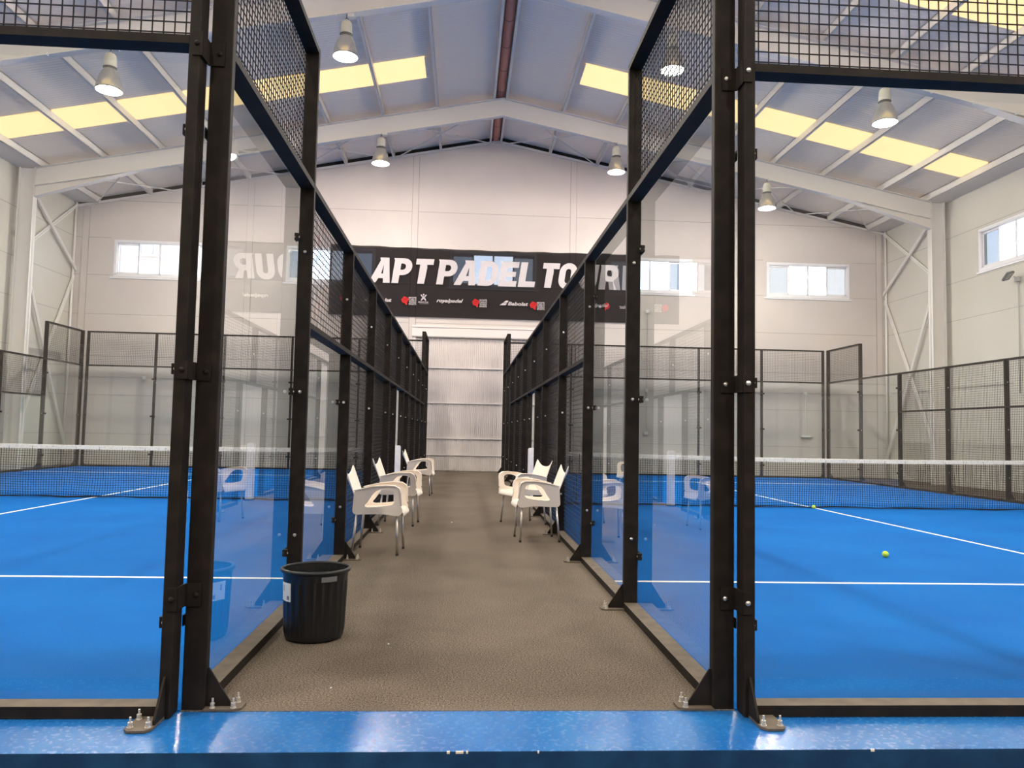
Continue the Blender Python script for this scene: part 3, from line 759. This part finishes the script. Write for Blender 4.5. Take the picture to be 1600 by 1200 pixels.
    return root
chair = make_chair()
CH = [(-.85, 4.50, -.05, 'white plastic armchair with metal legs, nearest on the left side of the aisle'),
      (-.84, 6.88, -.09, 'white plastic armchair with metal legs, middle one on the left side'),
      (-.84, 11.66, -.05, 'white plastic armchair farthest away on the left side, past the net post'),
      (.87, 5.55, math.pi + .07, 'white plastic armchair with metal legs, nearest on the right side of the aisle'),
      (.835, 7.13, math.pi + .39, 'white plastic armchair turned slightly toward the viewer, second on the right side')]
for i, (x, y, a, lab) in enumerate(CH):
    c = chair if i == 0 else copy_tree(chair)
    c.location = (x, y, 0); c.rotation_euler = (0, 0, a); tag(c, lab, 'chair', 'white armchairs along the aisle')

# ------------------------------------------------------------------ bin
root = tag(empty('waste_bin', (-.875, 1.22, 0)), 'black ribbed plastic bin with a white sticker on the carpet by the left fence', 'bin')
mb = MB(); n = 96; prof = [(.0, .004), (.150, .004), (.168, .010), (.174, .03), (.176, .06), (.186, .34), (.188, .345), (.193, .40)]
def rib(j, r, z): return r + (.0030 * (1 if (j // 2) % 2 else -1) if .05 < z < .345 else 0)
vv = [(rib(j, r, z) * math.cos(2 * math.pi * j / n), rib(j, r, z) * math.sin(2 * math.pi * j / n), z) for r, z in prof for j in range(n)]
inner = [(.189, .40), (.183, .345), (.170, .05), (.165, .012), (0.0, .012)]
vv += [((r - (.003 if (j // 2) % 2 == 0 and .05 < z < .36 else 0)) * math.cos(2 * math.pi * j / n), (r - (.003 if (j // 2) % 2 == 0 and .05 < z < .36 else 0)) * math.sin(2 * math.pi * j / n), z) for r, z in inner for j in range(n)]
k = len(prof) + len(inner)
mb.add(vv, [(i * n + j, i * n + (j + 1) % n, (i + 1) * n + (j + 1) % n, (i + 1) * n + j) for i in range(k - 1) for j in range(n)])
o = mk('bin_body', mb, M_can, root); autosmooth(o, 28)
mb = MB(); mb.lathe([(.188, .402), (.192, .395), (.204, .396), (.207, .404), (.204, .414), (.192, .417), (.188, .412), (.188, .402)], 64); mk('rim', mb, M_can, root, smooth=True)
def patch(name, a0, a1, z0, z1, dr, m, parent, k=8):
    mb = MB(); R_ = lambda z: .176 + (.186 - .176) * (z - .06) / .28 + dr
    vv = [(R_(z) * math.cos(a0 + (a1 - a0) * i / k), R_(z) * math.sin(a0 + (a1 - a0) * i / k), z) for z in (z0, z1) for i in range(k + 1)]
    mb.add(vv, [(i, i + 1, k + 2 + i, k + 1 + i) for i in range(k)]); return mk(name, mb, m, parent)
st = patch('sticker', math.radians(200), math.radians(233), .235, .342, .0045, M_label, root); st['label'] = 'white paper sticker'
patch('print', math.radians(222), math.radians(229), .245, .268, .0052, M_ink, st, 3); patch('print', math.radians(209), math.radians(212), .29, .325, .0052, M_ink, st, 2)
h_ = patch('handle_grip', math.radians(290), math.radians(318), .355, .385, .011, mat('worn_grey_plastic', (.16, .16, .165), .35), root); h_['label'] = 'shiny grey moulded grip'

# ------------------------------------------------------------------ balls
for x, y, lab in ((4.46, 4.43, 'yellow green ball lying nearest on the right court'), (6.17, 9.80, 'yellow green ball lying by the net on the right court')):
    bm = bmesh.new(); bmesh.ops.create_icosphere(bm, subdivisions=4, radius=.033); me = bpy.data.meshes.new('padel_ball'); bm.to_mesh(me); bm.free()
    me.materials.append(M_ball); me.polygons.foreach_set('use_smooth', [True] * len(me.polygons))
    b = tag(link('padel_ball', me, None, (x, y, .041)), lab, 'ball', 'balls on the right court')
    mb = MB(); mb.tube([(.0332 * math.cos(t) * math.cos(.45 * math.sin(2 * t)), .0332 * math.sin(t) * math.cos(.45 * math.sin(2 * t)), .0332 * math.sin(.45 * math.sin(2 * t))) for t in [2 * math.pi * i / 40 for i in range(41)]], .0012, 5)
    mk('seam', mb, M_label, b)
# litter on the carpet
for x, y, s_, lab in ((-.42, 1.05, .010, 'tiny white paper scrap lying in the aisle near the bin'), (-.62, .28, .008, 'tiny white paper scrap in the aisle by the kerb'), (-.15, 7.1, .02, 'small white paper scrap in the middle of the far aisle')):
    mb = MB(); mb.add([(x, y, .002), (x + s_, y + s_ * .3, .004), (x + s_ * 1.2, y + s_, .002), (x + .1 * s_, y + s_ * .9, .006), (x + s_ * .5, y + s_ * .5, .010)], [(0, 1, 4), (1, 2, 4), (2, 3, 4), (3, 0, 4), (0, 3, 2, 1)])
    tag(mk('paper_scrap', mb, M_label), lab, 'litter', 'paper scraps in the aisle')

# ------------------------------------------------------------------ pendant lamps
def make_lamp():
    root = empty('pendant_lamp', (0, 0, 0))
    mb = MB(); mb.lathe([(.0, .72), (.075, .72), (.100, .69), (.112, .62), (.116, .50), (.116, .46), (.10, .45), (.0, .45)], 28); mk('housing', mb, M_lampbody, root, smooth=True, fix=True)
    mb = MB(); mb.lathe([(.11, .435), (.125, .44), (.125, .455), (.11, .46)], 28); mk('collar', mb, M_flood, root, smooth=True)
    mb = MB(); mb.lathe([(.095, .45), (.115, .41), (.158, .34), (.198, .24), (.226, .13), (.240, .05), (.242, .012)], 40); mb.lathe([(.242, .012), (.236, .012), (.233, .05), (.219, .13), (.191, .235), (.152, .33), (.11, .40), (.09, .44)], 40, 1); mk('lamp_shade', mb, [M_refl, M_shadein], root, smooth=True)
    mb = MB(); mb.lathe([(.236, .0), (.248, .0), (.250, .008), (.248, .018), (.236, .018), (.236, .0)], 40); r_ = mk('rim', mb, M_flood, root, smooth=True)
    mb = MB(); mb.lathe([(.0, .006), (.236, .006)], 40); mb.lathe([(.236, .010), (.0, .010)], 40); mk('lens', mb, M_lampglass, root)
    mb = MB(); mb.tube([(0, 0, .12), (0, 0, .34)], [.035, .045], 12); mk('bulb', mb, mat('bulb_white', (.85, .82, .75), .3), root, smooth=True)
    mb = MB(); mb.tube([(-.03, 0, .715), (-.035, 0, .75), (-.01, 0, .79), (.03, 0, .78), (.03, 0, .75), (.01, 0, .715)], .006, 6); mb.tube([(0, 0, .78), (0, 0, .86)], .010, 6)
    mk('hook', mb, M_flood, root)
    mb = MB(); mb.bevbox((.02, -.05, .80), (.15, .05, .87), .01); mk('junction_box', mb, M_cablew, root)
    li = bpy.data.lights.new('added_lamp_light', 'POINT'); li.energy = LAMP_W; li.color = LAMP_RGB; li.shadow_soft_size = .16  # added light: the lamps hang unlit, switched on to brighten the hall
    lo = bpy.data.objects.new('added_lamp_light', li); COL.objects.link(lo); lo.parent = root; lo.location = (0, 0, .06)
    return root
lamp = make_lamp()
LP = [(-2.50, FR[1] - .02, 'white bell pendant lamp hanging above the left cage near the skylight strip'),
      (-6.97, FR[1] - .02, 'white bell pendant lamp seen through the near left glass'),
      (4.02, FR[1] - .02, 'white bell pendant lamp seen through the mesh of the right cage corner'),
      (8.44, FR[1] - .02, 'white bell pendant lamp seen through the near right glass'),
      (-2.46, FR[0] - .1, 'white bell pendant lamp on the far frame, left of the ridge'),
      (4.09, FR[0] - .1, 'white bell pendant lamp on the far frame, right of the ridge'),
      (8.41, FR[0] - .1, 'white bell pendant lamp on the far frame, farthest right'),
      (-6.90, FR[0] - .1, 'white bell pendant lamp on the far frame behind the near left corner posts')]
for y in FR[2:]:  # added rows of unseen lamps, there for the light they give
    for x, wh in ((-6.95, 'over the left court middle'), (-2.5, 'over the left court edge'), (4.02, 'over the right court edge'), (8.44, 'over the right court middle')):
        LP.append((x, y - .02, 'added unseen pendant lamp %s, %s' % ({5.25: 'above the near chairs', -.92: 'above the kerb', -7.1: 'behind the viewpoint'}[y], wh)))
for i, (x, y, lab) in enumerate(LP):
    c = lamp if i == 0 else copy_tree(lamp)
    c.location = (x, y, zr(x, -.505) - .86); tag(c, lab, 'lamp', 'bell pendant lamps under the roof frames')
    if i != 0: pass
# thin cable conduits under the rafters
for y in (FR[1], FR[0]):
    mb = MB()
    for a, b in ((-11.2, XA), (XA, 12.8)):
        mb.tube([(a, y - .13, zr(a, -.53)), (b, y - .13, zr(b, -.53))], .010, 6)
        x = a + .4
        while x < b: mb.box((x - .01, y - .145, zr(x, -.55)), (x + .01, y - .09, zr(x, -.50))); x += .9
    tag(mk('cable_conduit', mb, M_cablew), 'thin white cable run under the %s roof frame' % ('near' if y == FR[1] else 'far'), 'conduit', 'cable runs in the hall')

# wall conduits, boxes, floodlight
def conduit(paths, lab, m=M_cable, boxes=()):
    mb = MB()
    for p in paths: mb.tube(p, .011, 6)
    root = tag(empty('wall_conduit', paths[0][0]), lab, 'conduit', 'cable runs in the hall'); L0 = Vector(paths[0][0])
    o = mk('pipe', mb, m, root); o.location = -L0
    for x, y, z in boxes:
        b = MB(); b.bevbox((x - .05, y - .04, z - .05), (x + .05, y + .03, z + .05), .01); q = mk('junction_box', b, M_cablew, root); q.location = -L0
Yc = YB - .05
conduit([[(1.0 + 2.6, Yc, 2.66), (XR - .05, Yc, 2.70)]], 'horizontal grey conduit on the back wall behind the right court', boxes=[(11.02, Yc, 2.69), (5.80, Yc, 2.67)])
conduit([[(5.80, Yc - .03, 5.16), (5.80, Yc - .03, 1.30)]], 'vertical grey conduit on the back wall dropping from a small box', boxes=[(5.80, Yc - .02, 5.21), (5.80, Yc - .02, 1.30)])
conduit([[(XL + .05, Yc, 2.70), (-1.9, Yc, 2.66)]], 'horizontal grey conduit on the back wall behind the left court', boxes=[(-9.85, Yc, 2.69)])
conduit([[(11.02, Yc - .03, 2.66), (11.02, Yc - .03, 1.34)]], 'short vertical conduit on the back wall above a small strip lamp', M_cablew)
conduit([[(XR - .05, 20.6, 2.75), (XR - .05, 15.0, 2.75)]], 'horizontal grey conduit on the right hall wall')
conduit([[(XL + .05, 20.6, 2.75), (XL + .05, 15.0, 2.75)]], 'horizontal grey conduit on the left hall wall')
root = tag(empty('strip_lamp', (11.12, YB - .06, 1.30)), 'small white strip lamp low on the back wall beside the far right corner posts', 'lamp')
mb = MB(); mb.bevbox((-.25, -.05, -.03), (.05, .04, .03), .01); mk('housing', mb, M_cablew, root)
mb = MB(); mb.box((-.25, -.052, -.042), (.12, .03, -.03)); mk('reflector', mb, M_flood, root)
root = tag(empty('floodlight', (XR - .05, 14.78, 5.36)), 'dark rectangular floodlight on a grey pole on the right hall wall', 'floodlight')
mb = MB(); mb.tube([(0, 0, 0), (0, 0, -2.9)], .016, 8); mk('pole', mb, M_cable, root, smooth=True)
mb = MB(); mb.bevbox((-.06, -.06, -.10), (.03, .06, .02), .01); mk('junction_box', mb, M_cable, root)
mb = MB(); mb.tube([(0, 0, 0), (-.10, .02, .03)], .014, 6); mk('arm', mb, M_cable, root)
mb = MB(); mb.bevbox((-.16, -.13, -.02), (.10, .13, .02), .02); o = mk('lamp_head', mb, M_flood, root, (-.20, .05, .05)); o.rotation_euler = (-.75, -.25, .3)
mb = MB(); mb.box((-.12, -.10, -.024), (.06, .10, -.021)); mk('lens', mb, M_cable, o)

# ------------------------------------------------------------------ banner
BX0, BX1, BZ0, BZ1 = -4.33, 5.40, 4.82, 7.06
root = tag(empty('event_banner', ((BX0 + BX1) / 2, YB - .055, BZ0)), 'long black banner with large white capital letters hung on the back wall above the door', 'banner')
cx = (BX0 + BX1) / 2
mb = MB(); N = 96
def by(x): return .010 * math.sin(x * 2.3) + .006 * math.sin(x * 5.1)
def bt(x): return BZ1 - BZ0 - .04 * math.sin((x - BX0) / (BX1 - BX0) * math.pi) + .008 * math.sin(x * 6)
vv = []
for k_ in range(5):
    for i in range(N + 1):
        x = BX0 + (BX1 - BX0) * i / N; vv.append((x - cx, by(x) * .6, bt(x) * k_ / 4))
mb.add(vv, [(k_ * (N + 1) + i, k_ * (N + 1) + i + 1, (k_ + 1) * (N + 1) + i + 1, (k_ + 1) * (N + 1) + i) for k_ in range(4) for i in range(N)])
mk('cloth', mb, M_banner, root, smooth=True)
def text(s, x0, x1, z0, z1, m, name='lettering', shear=.22, bold=.03, dy=-.022, space=1.0, parent=None, label=None, flip=False):
    cu = bpy.data.curves.new('t', 'FONT'); cu.body = s; cu.size = 1; cu.shear = shear; cu.offset = bold; cu.space_character = space; cu.extrude = 0; cu.resolution_u = 4
    to = bpy.data.objects.new('t', cu); COL.objects.link(to); dg = bpy.context.evaluated_depsgraph_get(); dg.update()
    me = bpy.data.meshes.new_from_object(to.evaluated_get(dg)); bpy.data.objects.remove(to)
    xs_ = [v.co.x for v in me.vertices]; ys_ = [v.co.y for v in me.vertices]; ax, bx_, ay, by_ = min(xs_), max(xs_), min(ys_), max(ys_)
    for v in me.vertices:
        X = x0 + (v.co.x - ax) / (bx_ - ax) * (x1 - x0); Z = z0 + (v.co.y - ay) / (by_ - ay) * (z1 - z0)
        v.co = (X - cx, dy, Z - BZ0)
    me.materials.clear(); me.materials.append(m); me.name = name
    o = link(name, me, parent or root)
    if label: o['label'] = label
    return o
def arc(cx_, cz_, rx, rz_, a0, a1, k=10):
    return [(cx_ + rx * math.cos(math.radians(a0 + (a1 - a0) * i / k)), cz_ + rz_ * math.sin(math.radians(a0 + (a1 - a0) * i / k))) for i in range(k + 1)]
def glyph(ch, w):
    """heavy condensed capitals, height .8 m: returns [outer loop, holes...]"""
    h, t, v = .80, .185, .215
    sp = [(0, h - .075), (-.035, h)]                       # small pointed spur at the upper left
    if ch == 'T': return [[(w / 2 - v / 2 - .03, 0), (w / 2 + v / 2 - .03, 0), (w / 2 + v / 2 - .01, h - t - .10), (w / 2 + v / 2 - .03, h - t), (w, h - t), (w, h), (0, h), (0, h - t), (w / 2 - v / 2 - .03, h - t)]]
    if ch == 'L': return [[(0, 0), (w, 0), (w - .0, t), (v, t), (v, h), (0, h)] ]
    if ch == 'E': return [[(0, 0), (w, 0), (w, t), (v, t), (v, .32), (w - .06, .32), (w - .06, .48), (v, .48), (v, h - t), (w, h - t), (w, h), (0, h)]]
    if ch == 'A': return [[(-.10, 0), (.12, 0), (.185, .14), (w - .225, .14), (w - .205, 0), (w + .01, 0), (w - .13, h), (.14, h), (.17, h - .09)], [(.245, .29), (w - .245, .29), (w - .265, .58)]]
    if ch == 'P': return [[(0, 0), (v, 0), (v, .26)] + arc(w - .27, .53, .27, .27, -90, 90) + [(-.035, h), (0, h - .075)], [(v, .43)] + arc(w - .29, .53, .09, .10, -90, 90, 6) + [(v, .63)]]
    if ch == 'D': return [[(0, 0)] + arc(w - .30, .30, .30, .30, -90, 0, 6) + arc(w - .30, h - .30, .30, .30, 0, 90, 6) + [(0, h)], [(v, t)] + arc(w - .30, .27, .10, .09, -90, 0, 4) + arc(w - .30, h - .27, .10, .09, 0, 90, 4) + [(v, h - t)]]
    if ch == 'O': return [arc(w - .28, .28, .28, .30, -90, 0, 6) + arc(w - .28, h - .28, .28, .30, 0, 90, 6) + arc(.28, h - .28, .28, .30, 90, 180, 6) + arc(.28, .28, .28, .30, 180, 270, 6),
                          arc(w - .27, .26, .07, .09, -90, 0, 4) + arc(w - .27, h - .26, .07, .09, 0, 90, 4) + arc(.27, h - .26, .07, .09, 90, 180, 4) + arc(.27, .26, .07, .09, 180, 270, 4)]
    if ch == 'U': return [[(0, h), (0, .26)] + arc(.28, .26, .28, .28, 180, 270, 6) + arc(w - .28, .26, .28, .28, -90, 0, 6) + [(w, h), (w - v, h)] + arc(w - .27, .26, .06, .08, 0, -90, 4) + arc(.27, .26, .06, .08, 270, 180, 4) + [(v, h)]]
    if ch == 'R': return [[(0, 0), (v, 0), (v, .25), (.29, .25), (w - .235, 0), (w + .0, 0), (w - .14, .27)] + arc(w - .26, .54, .26, .26, -60, 90) + [(-.035, h), (0, h - .075)], [(v, .43)] + arc(w - .28, .53, .08, .10, -90, 90, 6) + [(v, .63)]]
def letters(word, px0, label):
    grp = empty('lettering', (0, 0, 0)); grp.parent = root; grp['label'] = label
    for ch, (a, b) in zip(word, px0):
        X0 = -2.99 + (a - 582) * .02042; W = (b - a) * .02042 - .10
        bm = bmesh.new(); es = []
        for loop in glyph(ch, W):
            vs_ = [bm.verts.new((X0 + x + .14 * z - cx, -.022, 5.875 + z - BZ0)) for x, z in loop]
            for i in range(len(vs_)): es.append(bm.edges.new((vs_[i], vs_[(i + 1) % len(vs_)])))
        bmesh.ops.triangle_fill(bm, use_beauty=True, edges=es, normal=(0, -1, 0))
        me = bpy.data.meshes.new('letter'); bm.to_mesh(me); bm.free(); me.materials.append(M_bannerw); link('letter', me, grp)
letters('APT', [(581, 613), (611, 644), (644, 676)], 'white letters APT')
letters('PADEL', [(680, 714), (712, 745), (744, 778), (776, 809), (807, 838)], 'white letters PADEL')
letters('TOUR', [(842, 873), (869, 902), (902, 935), (934, 968)], 'white letters TOUR')
def logo_red(x, z):
    o = empty('emblem', (0, 0, 0)); o.parent = root; o['label'] = 'red round emblem with four short lines of white words'
    mb = MB()
    for i, (dx, dz, r) in enumerate([(0, 0, .10), (-.07, .01, .05), (.06, .03, .06), (-.02, .07, .05), (.03, -.07, .045), (.045, -.12, .03), (-.06, -.05, .035)]):
        n = 14; c = (x - .12 + dx - cx, z + .02 + dz - BZ0); mb.add([(c[0] + r * math.cos(2 * math.pi * j / n), -.021 - .0004 * i, c[1] + r * math.sin(2 * math.pi * j / n)) for j in range(n)], [tuple(range(n))])
    mk('emblem_disc', mb, M_bannerr, o)
    mb = MB()
    for dx, dz, a in ((-.03, .03, .5), (.03, .0, 2.2), (-.02, -.03, 1.2), (.05, .05, 0)):
        c = Vector((x - .12 + dx - cx, -.026, z + .02 + dz - BZ0)); d = Vector((math.cos(a), 0, math.sin(a))) * .035; mb.bar(c - d, c + d, .006, .002, up=(0, 1, 0))
    mk('emblem_vein', mb, M_banner, o)
    for k_, t in enumerate(('MONTE', 'CARLO', 'WORLD', 'SPORTS')):
        text(t, x + .0, x + .235, z + .075 - k_ * .067, z + .128 - k_ * .067, M_bannerw if k_ != 1 else M_bannerw, shear=0, bold=.02, parent=o)
logo_red(-1.83, 5.32); logo_red(.40, 5.31); logo_red(2.24, 5.28); logo_red(-3.75, 5.32)
def logo_fig(x, z):
    o = empty('emblem', (0, 0, 0)); o.parent = root; o['label'] = 'small white figure emblem with a word under it'
    mb = MB(); P_ = lambda a, b: (x + a - cx, -.022, z + b - BZ0)
    n = 12; mb.add([P_(.028 * math.cos(2 * math.pi * j / n), .20 + .028 * math.sin(2 * math.pi * j / n)) for j in range(n)], [tuple(range(n))])
    for a, b in (((-.05, .03), (.0, .14)), ((.05, .03), (0, .14)), ((-.085, .20), (-.03, .12)), ((.085, .20), (.03, .12)), ((-.075, .01), (-.04, .09)), ((.075, .01), (.04, .09)), ((-.03, .12), (.03, .12)), ((0, .06), (0, .16))):
        mb.bar(P_(*a), P_(*b), .03, .002, up=(0, 1, 0))
    mk('figure', mb, M_bannerw, o)
    text('MANTRA', x - .16, x + .16, z - .06, z - .015, M_bannerw, shear=0, bold=.02, parent=o)
    text('padel', x - .12, x + .15, z - .10, z - .075, M_bannerw, shear=0, bold=0, parent=o)
logo_fig(-1.37, 5.33); logo_fig(3.15, 5.30)
text('royalpadel', -.96, -.12, 5.27, 5.42, M_bannerw, shear=.35, bold=.03, label='small white lettering royalpadel')
def logo_slash(x, z):
    mb = MB(); P_ = lambda a, b: (x + a - cx, -.022, z + b - BZ0)
    mb.add([P_(0, 0), P_(.19, 0), P_(.235, .07), P_(.10, .07)], [(0, 1, 2, 3)]); mb.add([P_(.12, .085), P_(.245, .085), P_(.285, .15), P_(.20, .15)], [(0, 1, 2, 3)])
    mk('emblem', mb, M_bannerw, root)['label'] = 'two slanted white bars'
    text('Babolat', x + .27, x + .91, z + .0, z + .115, M_bannerw, shear=.2, bold=.03, label='small white lettering Babolat')
logo_slash(1.04, 5.27); logo_slash(-3.28, 5.27)
text('royalpadel', 3.75, 4.55, 5.27, 5.42, M_bannerw, shear=.35, bold=.03, label='small white lettering royalpadel')

# ------------------------------------------------------------------ building outside the left window
root = tag(empty('apartment_building', (-14.5, 33, -.3)), 'pale pink rendered building seen through the leftmost high window', 'building')
mb = MB(); mb.box((-7, 0, 0), (3.0, 8, 14)); mk('facade', mb, M_facade, root)
mb = MB(); mb.box((1.0, -.25, 0), (1.3, 0, 14.2)); mk('pier', mb, M_facade, root)
mb = MB(); mb.box((-1.7, -.06, 0), (-1.6, 0, 14)); mk('drain_pipe', mb, M_facade2, root)
mb = MB(); mb.box((-.95, -.05, 9.35), (.15, 0, 14.0)); mk('opening', mb, M_outground, root)
for x in (-.75, -.2):
    mb = MB(); mb.box((x, -.1, 9.5), (x + .1, -.05, 14)); mk('mullion', mb, M_facade2, root)
